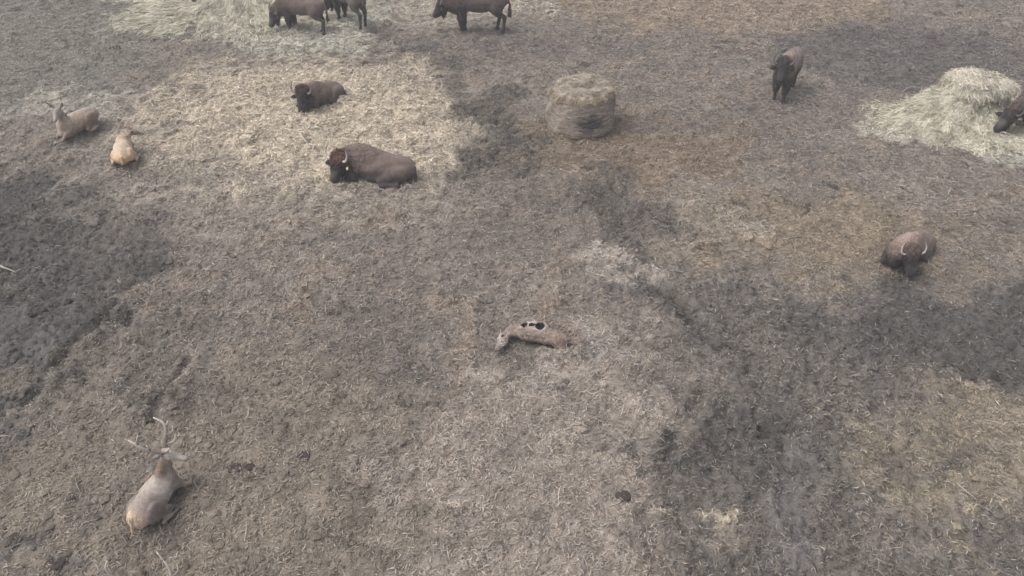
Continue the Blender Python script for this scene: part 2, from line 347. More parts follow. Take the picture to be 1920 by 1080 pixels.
# ------------------------------------------------------------------ animal bodies grown from blended solids
def sd_rc(P, a, b, r1, r2):
    ba = b-a; l2 = ba@ba; rr = r1-r2; a2 = l2-rr*rr; il2 = 1/l2
    pa = P-a; y = pa@ba; z = y-l2; x2 = ((pa*l2-y[:, None]*ba)**2).sum(1); y2 = y*y*l2; z2 = z*z*l2
    k = np.sign(rr)*rr*rr*x2
    d = (np.sqrt(np.maximum(x2*a2*il2, 0))+y*rr)*il2-r1
    d = np.where(np.sign(y)*a2*y2 < k, np.sqrt(x2+y2)*il2-r1, d)
    return np.where(np.sign(z)*a2*z2 > k, np.sqrt(x2+z2)*il2-r2, d)
def sd_el(P, c, r, Rm):
    q = (P-c)@Rm; k0 = np.sqrt(((q/r)**2).sum(1)); k1 = np.sqrt(((q/(r*r))**2).sum(1))+1e-9
    return k0*(k0-1)/k1
def rc(a, b, r1, r2, col, k=.06, shag=0.): return ('rc', np.array(a, float), np.array(b, float), r1, r2, col, k, shag)
def el(c, r, col, k=.06, shag=0., R=None): return ('el', np.array(c, float), np.array(r, float), np.eye(3) if R is None else R, None, col, k, shag)
def rot(yaw=0, pitch=0, roll=0): return np.array((Matrix.Rotation(yaw, 3, 'Z') @ Matrix.Rotation(pitch, 3, 'Y') @ Matrix.Rotation(roll, 3, 'X')))
def prim_d(P, q): return sd_rc(P, q[1], q[2], q[3], q[4]) if q[0] == 'rc' else sd_el(P, q[1], q[2], q[3])
def smin(a, b, k):
    h = np.maximum(k-np.abs(a-b), 0)/k; return np.minimum(a, b)-h*h*k*.25
def field(P, prims, cuts=()):
    d = None
    for q in prims:
        e = prim_d(P, q); d = e if d is None else smin(d, e, q[6])
    for q in cuts: d = -smin(-d, prim_d(P, q), .02)
    return d
def surface(prims, h, cuts=()):
    lo = np.full(3, 1e9); hi = -lo
    for q in prims:
        if q[0] == 'rc':
            for p, r in ((q[1], q[3]), (q[2], q[4])): lo = np.minimum(lo, p-r); hi = np.maximum(hi, p+r)
        else:
            m = q[2].max(); lo = np.minimum(lo, q[1]-m); hi = np.maximum(hi, q[1]+m)
    lo -= 3*h; hi += 3*h; n = np.ceil((hi-lo)/h).astype(int)+1
    ax = [lo[i]+np.arange(n[i])*h for i in range(3)]
    P = np.stack(np.meshgrid(*ax, indexing='ij'), -1).reshape(-1, 3)
    F = field(P, prims, cuts).reshape(n); S = F < 0
    corners = [(i, j, k) for i in (0, 1) for j in (0, 1) for k in (0, 1)]
    sub = lambda A, c: A[c[0]:n[0]-1+c[0], c[1]:n[1]-1+c[1], c[2]:n[2]-1+c[2]]
    cnt = sum(sub(S, c).astype(np.int8) for c in corners); act = (cnt > 0) & (cnt < 8)
    idx = np.argwhere(act); vid = np.full(act.shape, -1, np.int64); vid[act] = np.arange(len(idx))
    acc = np.zeros((len(idx), 3)); num = np.zeros(len(idx))
    for c in corners:
        for axis in range(3):
            if c[axis]: continue
            e = list(c); e[axis] = 1; A = sub(F, c)[act]; B = sub(F, e)[act]; m = (A < 0) != (B < 0)
            t = np.where(m, A/(A-B+1e-12), 0); p = np.array(c, float)[None].repeat(len(idx), 0); p[:, axis] += t
            acc += p*m[:, None]; num += m
    V = lo+(idx+acc/np.maximum(num, 1)[:, None])*h; Q = []
    for axis in range(3):
        o = [(1, 2), (2, 0), (0, 1)][axis]
        s0 = [slice(1, n[i]-1) for i in range(3)]; s1 = list(s0); s0[axis] = slice(0, n[axis]-1); s1[axis] = slice(1, n[axis])
        A, B = S[tuple(s0)], S[tuple(s1)]; ch = np.argwhere(A != B); 
        off = np.array([1 if i != axis else 0 for i in range(3)]); base = ch+off; fl = A[A != B]
        def cell(d1, d2):
            w = base.copy(); w[:, o[0]] -= d1; w[:, o[1]] -= d2; return vid[w[:, 0], w[:, 1], w[:, 2]]
        q = np.stack((cell(1, 1), cell(0, 1), cell(0, 0), cell(1, 0)), 1); q[~fl] = q[~fl][:, ::-1]; Q.append(q)
    Q = np.concatenate(Q); Q = Q[(Q >= 0).all(1)]
    g = np.zeros_like(V); e = h*.5
    for i in range(3):
        d = np.zeros(3); d[i] = e; g[:, i] = field(V+d, prims, cuts)-field(V-d, prims, cuts)
    Nn = g/(np.linalg.norm(g, axis=1, keepdims=True)+1e-9)
    V = V-Nn*np.clip(field(V, prims, cuts), -h, h)[:, None]
    W = np.stack([np.exp(-np.maximum(prim_d(V, q), 0)/.028) for q in prims], 1); W /= W.sum(1, keepdims=True)+1e-12
    col = W@np.array([q[5] for q in prims]); shag = W@np.array([q[7] for q in prims])
    return V, Q, Nn, col, shag
def grow(root, prims, h, nfur, seed, paint=None, cuts=(), fur_len=.025, flen_shag=.10, comb=(-.5, 0, -.85)):
    """body (one continuous mesh) and its coat of strands, both children of root"""
    V, Q, Nn, col, shag = surface(prims, h, cuts)
    if paint: col = paint(V, Nn, col)
    V = V+Nn*((noise3(V, 16., seed)*.026*shag)+noise3(V, 5., seed+1)*.014)[:, None]
    col = col*(1+.18*noise3(V, 3.2, seed+2)+.20*noise3(V, 11., seed+4)+.16*noise3(V*np.array((1, 1, .5)), 30., seed+6))[:, None]; col = np.clip(col, .008, .8)
    body = link('body', mesh_np('body', V, quads=Q, col=col), M_coat, root)
    r = np.random.default_rng(seed); pr = .25+shag*1.6; pr /= pr.sum(); k = r.choice(len(V), nfur, p=pr)
    n = Nn[k]; cd = np.array(comb)[None]+r.normal(0, .28, (nfur, 3)); t = cd-(cd*n).sum(1, keepdims=True)*n; t /= np.linalg.norm(t, axis=1, keepdims=True)+1e-9
    d = t*.9+n*.38; d /= np.linalg.norm(d, axis=1, keepdims=True); s = np.cross(d, n); s /= np.linalg.norm(s, axis=1, keepdims=True)+1e-9
    L = fur_len*r.uniform(.5, 1.2, nfur)+flen_shag*shag[k]*r.uniform(.35, 1.1, nfur)
    p0 = V[k]-n*.004+r.normal(0, h*.4, (nfur, 3))*(1-np.abs(n)); w = (.007+.012*shag[k])*r.uniform(.7, 1.4, nfur)
    me = ribbons('coat', p0, d, L, w, np.clip(col[k]*r.uniform(.5, 1.75, (nfur, 1)), .006, .8), side=s)
    coat = link('coat', me, M_fur, root)
    return body
def eyes(root, pts, r):
    for p in pts:
        v, q, t, _ = tube([np.array(p)+np.array((0, 0, z)) for z in (-r, -r*.7, 0, r*.7, r)], [r*.1, r*.72, r, r*.72, r*.1], 8, 1)
        link('eye', mesh_np('eye', v, q, t), M_eye, root)
def unit(v): v = np.array(v, float); return v/np.linalg.norm(v)

B_DARK, B_FACE, B_BROWN, B_TAN, B_WOOL, B_LEG = lin(60, 54, 54), lin(52, 49, 52), lin(98, 85, 80), lin(130, 112, 103), lin(82, 64, 57), lin(54, 50, 51)
HORN0, HORN1 = lin(140, 135, 130), lin(62, 58, 58)

def bison_head(P, f, wool, face, beard=.2, hs=1.0):
    """P poll, f direction poll to muzzle (both in the body's frame). returns solids, horns, eyes and the head's own frame"""
    P = np.array(P, float); f = unit(f); s = unit(np.cross((0, 0, 1), f)); n = np.cross(f, s)
    X = lambda a, b, c: P+(f*a+s*b+n*c)*hs
    R = np.stack((f, s, n), 1); ear = lin(44, 37, 36)
    out = [el(X(.10, 0, -.02), np.array((.20, .165, .165))*hs, face, .05, .6, R), el(X(.0, 0, .03), np.array((.15, .155, .13))*hs, wool, .06, .9, R),
           rc(X(.18, 0, 0), X(.45, 0, -.02), .120*hs, .088*hs, face, .06, .15), el(X(.49, 0, -.02), np.array((.05, .085, .07))*hs, lin(40, 38, 40), .04, 0, R),
           rc(X(.12, 0, -.12), X(.42, 0, -.08), .10*hs, .055*hs, face, .06, .5), rc(X(.24, 0, -.16), X(.28, 0, -.16)+np.array((0, 0, -beard)), .075*hs, .02, face, .06, 1.0)]
    for m in (1, -1): out += [rc(X(.12, .15*m, -.04), X(.15, .25*m, -.05), .030*hs, .046*hs, ear, .03, .3), rc(X(.15, .25*m, -.05), X(.18, .31*m, -.04), .046*hs, .018*hs, ear, .03, .5)]
    horns = []
    for m in (1, -1):
        horns.append(([X(.05, .12*m, .05), X(.06, .19*m, .06), X(.03, .245*m, .08), X(-.05, .265*m, .11), X(-.13, .245*m, .135), X(-.18, .215*m, .15)], np.array((.034, .031, .027, .021, .013, .003))*hs))
    return out, horns, [X(.19, .138*m, .05) for m in (1, -1)], X

def bison(name, label, loc, rz, scale, kind, poll, wf, seed, tone=1.0, wool=None, tan=.5, beard=.16, legs=None, horn_c=(HORN0, HORN1), tail=True, hump=None, hs=1.0, nfur=4500, h=.028, ht=.9):
    root = tag(empty(name, loc, rz, scale), label, 'bison', 'bison in the muddy yard')
    f = np.array(Matrix.Rotation(-rz, 3, 'Z'))@np.array(wf, float)
    dk, br, tn, lg = B_DARK*tone, B_BROWN*tone, mix(B_BROWN, B_TAN, tan)*tone, B_LEG*tone; wool = B_WOOL*tone if wool is None else wool; face = B_FACE*tone; tn = tn if hump is None else hump
    if kind == 'stand':
        U = .12; Z = lambda z: z*1.17
        A = [el((.05, 0, .95+U), (.78, .32, .36), br, .1), el((.52, 0, 1.05+U), (.40, .27, .43), tn, .12, .4), el((.40, 0, 1.20+U), (.52, .16, .25), tn, .15, .3),
             el((-.62, 0, .98+U), (.40, .27, .31), br, .12), el((-.05, 0, .78+U), (.55, .23, .19), dk, .12), el((.72, 0, .82+U), (.24, .23, .28), dk, .12, .7)]
        base = np.array((.70, 0, 1.02+U)); A += [rc(base, mix(base, np.array(poll), .62), .30, .235, mix(tn, dk, .5), .14, .6), rc((.78, 0, .76+U), mix(np.array((.78, 0, .76+U)), np.array(poll)+np.array((0, 0, -.12)), .8), .20, .13, dk, .12, .9)]
        lo = legs or {}
        for m, i in ((1, 0), (-1, 1)):
            df = lo.get('f', (0, 0))[i]; dh = lo.get('h', (0, 0))[i]
            A += [rc((.58, .17*m, Z(.80)), (.60+df*.3, .17*m, Z(.46)), .175, .12, dk, .1, .6), rc((.60+df*.3, .17*m, Z(.50)), (.58+df*.8, .165*m, Z(.27)), .115, .08, lg, .06, .8),
                  rc((.58+df*.8, .165*m, Z(.27)), (.57+df, .16*m, Z(.10)), .064, .055, lg, .05), rc((.57+df, .16*m, .075), (.62+df, .16*m, .05), .066, .06, lg*.8, .03),
                  el((-.60, .16*m, Z(.82)), (.26, .14, .32), br, .1), rc((-.58, .17*m, Z(.72)), (-.62+dh*.3, .17*m, Z(.58)), .16, .10, mix(br, dk, .6), .1), rc((-.64+dh*.3, .17*m, Z(.62)), (-.84+dh*.8, .16*m, Z(.47)), .095, .068, dk, .06),
                  rc((-.84+dh*.8, .16*m, Z(.47)), (-.78+dh, .155*m, Z(.12)), .066, .053, lg, .04), rc((-.78+dh, .155*m, .075), (-.73+dh, .155*m, .05), .062, .058, lg*.8, .03)]
        if tail: A += [rc((-.98, 0, 1.10+U), (-1.06, .02, .82+U), .045, .03, br, .05), rc((-1.06, .02, .82+U), (-1.05, .03, .60), .03, .05, dk, .04, .8)]
    else:
        A = [el((.02, 0, .37), (.76, .40, .34), br, .12), el((.46, 0, .54), (.42, .31, .40), tn, .14, .35), el((.34, 0, .70), (.50, .16, .22), tn, .16, .25), el((-.58, .04, .31), (.44, .36, .28), br, .12),
             el((0, 0, .13), (.72, .38, .15), dk, .12), el((.70, 0, .34), (.26, .27, .28), dk, .12, .6), el((-.15, 0, .52), (.6, .16, .16), mix(br, tn, .5), .2)]
        base = np.array((.66, 0, .54)); A += [rc(base, mix(base, np.array(poll), .6), .29, .23, mix(tn, dk, .4), .14, .5), rc((.78, 0, .30), mix(np.array((.78, 0, .30)), np.array(poll)+np.array((0, 0, -.1)), .7), .20, .13, dk, .12, .8)]
        for m in (1, -1):
            A += [rc((.54, .23*m, .40), (.60, .29*m, .23), .18, .14, mix(br, dk, .5), .1, .4), rc((.56, .29*m, .21), (.86, .27*m, .11), .12, .085, dk, .07, .5), rc((.86, .27*m, .10), (.60, .36*m, .06), .075, .055, lg, .04), rc((.60, .36*m, .06), (.51, .39*m, .06), .058, .055, lg*.8, .03),
                  el((-.52, .28*m, .27), (.38, .16, .25), br, .09, 0, rot(0, .25)), rc((-.36, .36*m, .22), (-.14, .41*m, .15), .14, .085, mix(br, dk, .5), .07), rc((-.14, .43*m, .11), (-.60, .46*m, .08), .075, .06, dk, .05), rc((-.60, .46*m, .07), (-.24, .52*m, .06), .055, .048, lg, .04), rc((-.24, .52*m, .055), (-.16, .52*m, .055), .055, .05, lg*.8, .03)]
        if tail: A += [rc((-.98, 0, .38), (-1.03, .10, .16), .04, .03, br, .05), rc((-1.03, .1, .16), (-.94, .28, .06), .03, .045, dk, .04, .8)]
    hd, horns, ey, X = bison_head(poll, f, wool, face, beard, hs); A += hd
    def paint(V, N, col):
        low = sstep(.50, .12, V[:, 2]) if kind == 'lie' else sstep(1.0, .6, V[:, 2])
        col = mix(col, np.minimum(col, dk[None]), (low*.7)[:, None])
        rub = sstep(.25, .6, noise3(V, 2.1, seed+9)); col = mix(col, col*np.array((1.45, 1.38, 1.32))[None], (rub*.6)[:, None]); mud = sstep(.30, .65, noise3(V, 4.3, seed+13))*sstep(.9, .3, V[:, 2]/(1.0 if kind == 'lie' else 1.6)); return mix(col, lin(98, 92, 88)[None], (mud*.45)[:, None])     # worn paler patches of coat
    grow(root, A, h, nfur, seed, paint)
    for pts, rad in horns: link('horn', tubes_mesh('horn', [(pts, rad*ht)], horn_c[0], horn_c[1], 8, 4), M_horn, root)
    eyes(root, ey, .022*hs)
    return root, X

R = math.radians
bison('bison', 'brown bison eating loose hay with its head down, hay heap at its left', put(574, 60), R(166), .80, 'stand', (1.10, .22, .82), (-.40, -.35, -.85), 11, 1.05, tan=.3, hs=1.2, legs={'f': (.05, -.05), 'h': (-.1, .1)})
bison('bison', 'dark bison with lowered head standing between two other bison at the hay', put(660, 52), R(132), .88, 'stand', (1.18, .14, .78), (-.35, .1, -.93), 12, .9, tan=.1, hs=1.1, legs={'f': (.0, .1), 'h': (-.12, .05)})
bison('bison', 'near-black bison in side view facing left, standing apart at the top of the yard', put(899, 60), R(180), .93, 'stand', (1.20, 0, 1.02), (-.62, -.05, -.78), 13, .85, tan=.45, beard=.12, hs=1.15, legs={'f': (.04, -.06), 'h': (-.06, .14)})
bison('bison', 'bison beyond the hay heap, cut off by the top edge, only a dark leg showing', put(436, 13), R(184), .93, 'stand', (1.2, .0, .8), (-.35, .0, -.92), 14, .85, nfur=1500, hs=1.1)
bison('bison', 'bison lying on the pale straw patch facing forward with upcurved horns', put(604, 196), R(232), .70, 'lie', (.88, .16, .84), (-.10, -.50, -.86), 15, 1.0, tan=.25, wool=lin(74, 54, 48), hs=1.45, horn_c=(lin(150, 144, 138), lin(58, 54, 54)))
rE, X = bison('bison', 'large reddish brown bison lying at the lower edge of the straw patch', put(712, 333), R(173), .84, 'lie', (.94, .30, .72), (-.24, -.48, -.84), 16, 1.08, tan=.15, wool=lin(98, 73, 63), hs=1.28, horn_c=(lin(215, 210, 202), lin(60, 56, 56)), h=.024, nfur=6000)
v, q, t, _ = tube([X(.15, .25, -.01), X(.18, .265, .01), X(.21, .27, .01)], [.02, .036, .02], 6, 1)
link('ear_tag', mesh_np('ear_tag', v, q, t), M_tag, rE)
bison('bison', 'light brown bison standing alone and looking straight ahead with black face', put(1467, 178, .02), R(240), .80, 'stand', (.92, -.06, 1.42), (-.12, -.52, -.85), 17, 1.12, tan=.9, wool=lin(52, 46, 46), hs=1.18, horn_c=(lin(110, 106, 104), lin(62, 58, 58)), legs={'f': (.06, -.08), 'h': (.0, .12)})
bison('bison', 'brown bison at the right edge pushing its dark head into the hay heap', put(1962, 257), R(176), .92, 'stand', (1.20, .10, .74), (-.62, -.25, -.75), 18, .85, tan=.3, hs=1.15, horn_c=(lin(90, 86, 84), lin(50, 48, 48)))
bison('bison', 'small bison lying on brown mud at right with chin on the ground and pale horns', put(1700, 480, .02), R(220), .66, 'lie', (.80, .30, .74), (.04, -.56, -.83), 19, .78, hump=lin(140, 121, 112), wool=lin(84, 70, 64), beard=.06, hs=1.35, horn_c=(lin(186, 178, 170), lin(160, 152, 146)), h=.024, ht=.75)  # tan hump coat, paler because the highlight on it is put into the colour

# ------------------------------------------------------------------ deer
D_GREY, D_BODY, D_THIGH, D_PALE, D_RUFF, D_RUMP, D_LEG = lin(152, 141, 133), lin(146, 133, 124), lin(110, 99, 94), lin(186, 177, 168), lin(132, 112, 94), lin(214, 188, 164), lin(136, 121, 112)
def deer(name, label, loc, rz, scale, neck_top, wf, seed, tone=None, antlers=None, leg_out=None, nfur=5000, ears_up=.5, head_c=None, ear=1.0, h=.016, hz=1.0, thick=1.2):
    root = tag(empty(name, loc, rz, scale), label, 'deer', 'deer resting in the muddy yard')
    T = tone or {}; body = T.get('body', D_BODY); grey = T.get('grey', D_GREY); th = T.get('thigh', D_THIGH); pale = T.get('pale', D_PALE); ruff = T.get('ruff', D_RUFF); rump = T.get('rump', D_RUMP); lg = T.get('leg', D_LEG)
    inv = np.array(Matrix.Rotation(-rz, 3, 'Z')); f = unit(inv@np.array(wf, float)); s = unit(np.cross((0, 0, 1), f)); n = np.cross(f, s); P = np.array(neck_top, float)
    X = lambda a, b, c: P+(f*a+s*b+n*c)*hz; Rm = np.stack((f, s, n), 1); hc = head_c if head_c is not None else mix(grey, lin(150, 140, 134), .5)
    A = [el((0, 0, .29), (.52, .225, .25), body, .1), el((.04, 0, .33), (.36, .235, .235), pale, .1), el((-.40, 0, .29), (.30, .235, .255), grey, .1), el((.40, 0, .33), (.24, .19, .25), body, .1),
         el((-.05, 0, .45), (.5, .09, .10), grey, .12), el((.42, 0, .18), (.26, .17, .15), grey, .1),
         rc((.44, 0, .40), mix(np.array((.44, 0, .42)), P, .5), .155, .09, body, .09, .25), rc(mix(np.array((.44, 0, .42)), P, .45), P+np.array((0, 0, -.02)), .092, .07, grey, .07, .2),
         el((-.60, 0, .28), (.15, .17, .20), rump, .06, .2), rc((-.71, 0, .42), (-.785, 0, .20), .03, .038, mix(rump, ruff, .6), .03, .3),
         rc((.30, 0, .56), mix(np.array((.40, 0, .58)), P, .6)-np.array((.05, 0, 0)), .075, .05, ruff, .08, .2),
         el(X(.05, 0, .0), np.array((.11, .075, .085))*hz, hc, .05, .1, Rm), rc(X(.09, 0, -.015), X(.27, 0, -.035), .066*hz, .042*hz, hc, .05), rc(X(.22, 0, -.05), X(.275, 0, -.05), .036*hz, .032*hz, lin(200, 192, 184), .02), el(X(.305, 0, -.03), np.array((.018, .030, .024))*hz, lin(48, 44, 44), .015, 0, Rm)]
    for m in (1, -1):
        A += [rc(X(-.02, .06*m, .03), X(-.05, .06*m+.07*m*ear, .03+.06*ears_up), .022, .038, mix(hc, lin(90, 80, 76), .3), .02), rc(X(-.05, .06*m+.07*m*ear, .03+.06*ears_up), X(-.08, .06*m+.14*m*ear, .04+.14*ears_up*ear), .036, .010, mix(hc, lin(80, 70, 66), .6), .02)]
        A += [el((-.33, .205*m, .26), (.26, .105, .215), th, .035, 0, rot(.12*m, .25)), rc((-.16, .25*m, .17), (-.04, .28*m, .10), .085, .055, th, .05), rc((-.04, .29*m, .08), (-.38, .32*m, .055), .045, .033, lg, .03), rc((-.38, .32*m, .045), (-.06, .38*m, .035), .032, .024, lg, .03), rc((-.06, .38*m, .035), (.03, .39*m, .03), .026, .03, lin(70, 64, 62), .02)]
        if leg_out and m in leg_out:
            a, b, c = leg_out[m]; A += [rc((.42, .15*m, .24), a, .10, .055, lg, .06), rc(a, b, .05, .032, lg, .03), rc(b, c, .03, .028, lg, .02), rc(c, np.array(c)+np.array((.04, 0, -.01)), .03, .028, lin(60, 55, 54), .02)]
        else: A += [rc((.42, .15*m, .24), (.62, .17*m, .09), .10, .055, lg, .06), rc((.62, .17*m, .08), (.36, .21*m, .045), .045, .030, lg, .03), rc((.36, .21*m, .045), (.27, .22*m, .04), .03, .028, lin(70, 64, 62), .02)]
    grow(root, A, h, nfur, seed, fur_len=.022, flen_shag=.05, comb=(-.9, 0, -.4))
    eyes(root, [X(.07, .066*m, .03) for m in (1, -1)], .015)
    if antlers:
        for m, ch in zip((1, -1), antlers):
            b = X(.0, .04*m, .07); me = tubes_mesh('antler', [([b+inv@np.array(p)/scale for p in pts], rad) for pts, (rad) in ((p_, np.array(r_)*thick) for p_, r_ in ch)], lin(116, 106, 100), lin(206, 198, 190), 7, 4)
            link('antler', me, M_horn, root)
    return root
T_HIND = dict(body=lin(162, 147, 132), grey=lin(156, 147, 139), thigh=lin(122, 103, 90), pale=lin(172, 154, 136), ruff=lin(120, 102, 86), rump=lin(176, 150, 124))
deer('deer', 'grey brown hind lying at the left with raised ears and one foreleg stretched out', put(152, 250, .03), R(250), .84, (.46, .04, .88), (-.12, -.85, -.50), 31, T_HIND, leg_out={1: ((.58, .15, .20), (.74, .10, .06), (.92, .04, .04))}, ears_up=1.1, ear=1.15, hz=1.2)
T_FAWN = dict(body=lin(184, 164, 142), grey=lin(182, 164, 146), thigh=lin(190, 162, 134), pale=lin(192, 176, 160), ruff=lin(174, 152, 128), rump=lin(206, 170, 134), leg=lin(170, 150, 130))
deer('deer', 'sandy deer seen from behind, lying beside the straw with its head turned away', put(239, 304, .03), R(110), .80, (.74, -.28, .50), (.75, .5, -.35), 32, T_FAWN, nfur=3500, head_c=lin(110, 96, 86)).scale = (.78, .80, .66)
# antler paths as offsets from the skull: the near one sweeps back, the far one stands up
ANT_NEAR = [([(0, 0, -.03), (-.10, -.03, .03), (-.19, -.06, .09), (-.27, -.06, .18), (-.37, -.05, .26)], [.026, .024, .021, .018, .007]), ([(-.27, -.06, .18), (-.25, -.04, .26), (-.22, -.03, .34)], [.017, .014, .006]), ([(-.14, -.05, .06), (-.14, -.06, .13), (-.15, -.06, .18)], [.017, .012, .005]), ([(-.01, -.01, 0), (.07, -.03, .04), (.12, -.03, .10)], [.018, .014, .006])]
ANT_FAR = [([(0, 0, -.03), (.01, .06, .08), (.04, .11, .18), (.06, .13, .28), (.03, .15, .36), (-.07, .16, .43)], [.027, .026, .023, .019, .015, .006]), ([(.03, .10, .17), (.10, .11, .18), (.15, .12, .24), (.16, .12, .31)], [.018, .015, .013, .005]), ([(.06, .13, .29), (.09, .14, .33), (.11, .15, .38)], [.015, .012, .005]), ([(.0, .03, .04), (.09, .05, .05), (.15, .07, .10), (.17, .08, .18)], [.018, .015, .013, .005])]
deer('stag', 'stag with branched antlers lying at the lower left, seen from behind, looking right', put(302, 954, .05), R(76), .74, (.58, -.06, .90), (.97, .0, -.22), 33, None, antlers=(ANT_FAR, ANT_NEAR), leg_out={-1: ((.54, -.24, .12), (.62, -.32, .10), (.74, -.30, .12))}, nfur=7000, ears_up=.2, h=.014, hz=1.35, thick=1.75, head_c=lin(168, 158, 150)).scale = (.62, .74, .74)
AN2 = [([(0, 0, -.03), (-.14, .02, .06), (-.30, .02, .16), (-.36, .04, .30), (-.33, .08, .40)], [.022, .02, .018, .014, .005]), ([(-.30, .02, .16), (-.42, .03, .24), (-.46, .06, .36)], [.015, .011, .005])]
AN3 = [([(0, 0, -.03), (.13, .02, .05), (.24, .04, .14), (.22, .09, .28), (.12, .16, .44)], [.022, .02, .018, .014, .005]), ([(.24, .04, .14), (.33, .06, .22), (.34, .08, .32)], [.015, .012, .005])]
deer('stag', 'stag below the bottom edge at left, only its antler tips showing', put(268, 1262), R(84), .86, (.66, 0, .80), (.0, .8, -.55), 34, None, antlers=(AN2, AN3), nfur=1200, h=.02)

# ------------------------------------------------------------------ carcass
def carcass():
    o = put(1000, 650); o = (o[0], o[1], o[2]+.09); root = tag(empty('deer_carcass', o), 'dried deer carcass with open ribcage holes lying on its side in the middle', 'carcass')
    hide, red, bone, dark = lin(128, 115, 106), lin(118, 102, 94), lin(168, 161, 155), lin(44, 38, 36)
    A = [el((-.10, .20, .12), (.24, .17, .16), hide, .08), el((.06, .17, .15), (.24, .20, .19), hide, .08), el((.28, .06, .12), (.24, .14, .14), hide, .08), el((.43, -.01, .12), (.17, .12, .12), red, .08),
         rc((-.24, .24, .12), (-.38, .22, .09), .11, .08, red, .06), rc((-.38, .22, .09), (-.46, .14, .08), .075, .055, red, .04),
         el((-.50, .07, .08), (.08, .095, .08), bone, .03), rc((-.53, .02, .07), (-.60, -.13, .05), .062, .036, bone, .03), rc((-.47, .0, .04), (-.55, -.12, .03), .045, .025, hide, .03), el((-.61, -.165, .045), (.035, .035, .03), lin(70, 60, 58), .02),
         rc((-.47, .17, .10), (-.38, .30, .13), .025, .035, bone, .03), rc((-.52, .12, .05), (-.58, .20, .03), .022, .03, red*.7, .02),
         rc((.46, .02, .12), (.62, .04, .09), .075, .042, hide, .05), rc((.62, .04, .09), (.82, .0, .06), .036, .020, red, .03), rc((.48, -.04, .10), (.64, -.02, .06), .065, .036, hide, .04), rc((.64, -.02, .06), (.82, -.07, .045), .032, .018, red, .03),
         rc((.40, -.10, .05), (.50, -.14, .03), .05, .03, red, .04)]
    cuts = [el((-.135, .235, .30), (.055, .06, .13), bone), el((-.01, .20, .33), (.05, .07, .13), bone), el((.125, .165, .31), (.085, .10, .16), bone)]
    cuts[0] = el((-.155, .215, .27), (.052, .055, .16), bone); cuts[1] = el((-.03, .19, .30), (.048, .05, .18), bone); cuts[2] = el((.10, .16, .30), (.082, .09, .20), bone, R=rot(-.5)); cuts.append(el((-.515, .05, .155), (.02, .022, .02), dark))
    def paint(V, N, col):
        d = np.min([np.abs(prim_d(V, c)) for c in cuts], 0); rim = sstep(.07, .02, d)*sstep(.17, .24, V[:, 2]); ridge = sstep(.26, .33, V[:, 2]+.05*noise3(V, 8., 45)); rim = rim*sstep(-.5, .2, noise3(V, 7., 46))
        mot = np.clip(.75+.6*noise3(V, 9., 43), .2, 1); hd_ = V[:, 0] < -.44; col = np.where(hd_[:, None], mix(col, hide[None], np.clip(.35+.8*noise3(V, 13., 44), 0, .8)[:, None]), col)
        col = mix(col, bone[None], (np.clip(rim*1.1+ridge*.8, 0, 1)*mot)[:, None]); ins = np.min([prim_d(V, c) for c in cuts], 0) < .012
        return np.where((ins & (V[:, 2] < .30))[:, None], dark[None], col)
    root.scale = (1, 1, .82); A = [q[:7]+(.7,) for q in A]; grow(root, A, .0125, 4200, 41, paint, cuts, fur_len=.02, flen_shag=.01, comb=(1, 0, -.3))
    for pts in ([(.12, .40, .08), (.22, .44, .09), (.34, .50, .10)], [(.22, .28, .06), (.40, .27, .07), (.52, .30, .07), (.54, .24, .055)], [(.58, .08, .07), (.68, .18, .07), (.76, .28, .08), (.81, .25, .06)]):
        link('leg', tubes_mesh('leg', [(pts, [.020, .016, .014, .017][:len(pts)])], lin(122, 100, 88), lin(110, 88, 78), 7, 4), M_coat, root)
    return root
carcass()

# ------------------------------------------------------------------ straw pushed up round the lying animals
def wisps():
    P, Dd, Ll, Cc = [], [], [], []
    for px, py, a_, b_, rz, n, c in ((604, 196, .80, .42, 232, 420, (172, 163, 150)), (715, 333, .98, .50, 173, 600, (164, 154, 142)), (1697, 476, .78, .42, 222, 240, (128, 116, 102)), (300, 955, .52, .36, 76, 200, (130, 120, 110)), (146, 248, .66, .36, 244, 200, (140, 132, 122)), (239, 303, .62, .36, 110, 200, (140, 132, 122)), (1087, 236, .88, .88, 0, 700, (140, 128, 114)), (1010, 648, .62, .26, -15, 220, (142, 134, 126))):
        o = at(px, py); an = RNG.uniform(0, 6.283, n); k = RNG.uniform(.92, 1.25, n); r_ = math.radians(rz); lx, ly = a_*k*np.cos(an), b_*k*np.sin(an)
        x = o[0]+lx*math.cos(r_)-ly*math.sin(r_); y = o[1]+lx*math.sin(r_)+ly*math.cos(r_); h_, _, _, _ = fields(x[None], y[None])
        d = np.stack((RNG.normal(0, 1, n), RNG.normal(0, 1, n), RNG.uniform(.05, .8, n)), 1); d /= np.linalg.norm(d, axis=1, keepdims=True)
        P.append(np.stack((x, y, h_[0]), 1)); Dd.append(d); Ll.append(RNG.uniform(.06, .20, n)); Cc.append(lin(*c)[None]*RNG.uniform(.55, 1.3, (n, 1)))
    P, Dd, Ll, Cc = map(np.concatenate, (P, Dd, Ll, Cc)); n = len(P)
    tag(link('straw_wisps', ribbons('straw_wisps', P, Dd, Ll, RNG.uniform(.007, .014, n), Cc, RNG.normal(0, .15, n), RNG.uniform(0, .2, n)), M_straw), 'straw pushed up in a ragged edge round the resting animals and the bale', 'straw', kind='stuff')
wisps()

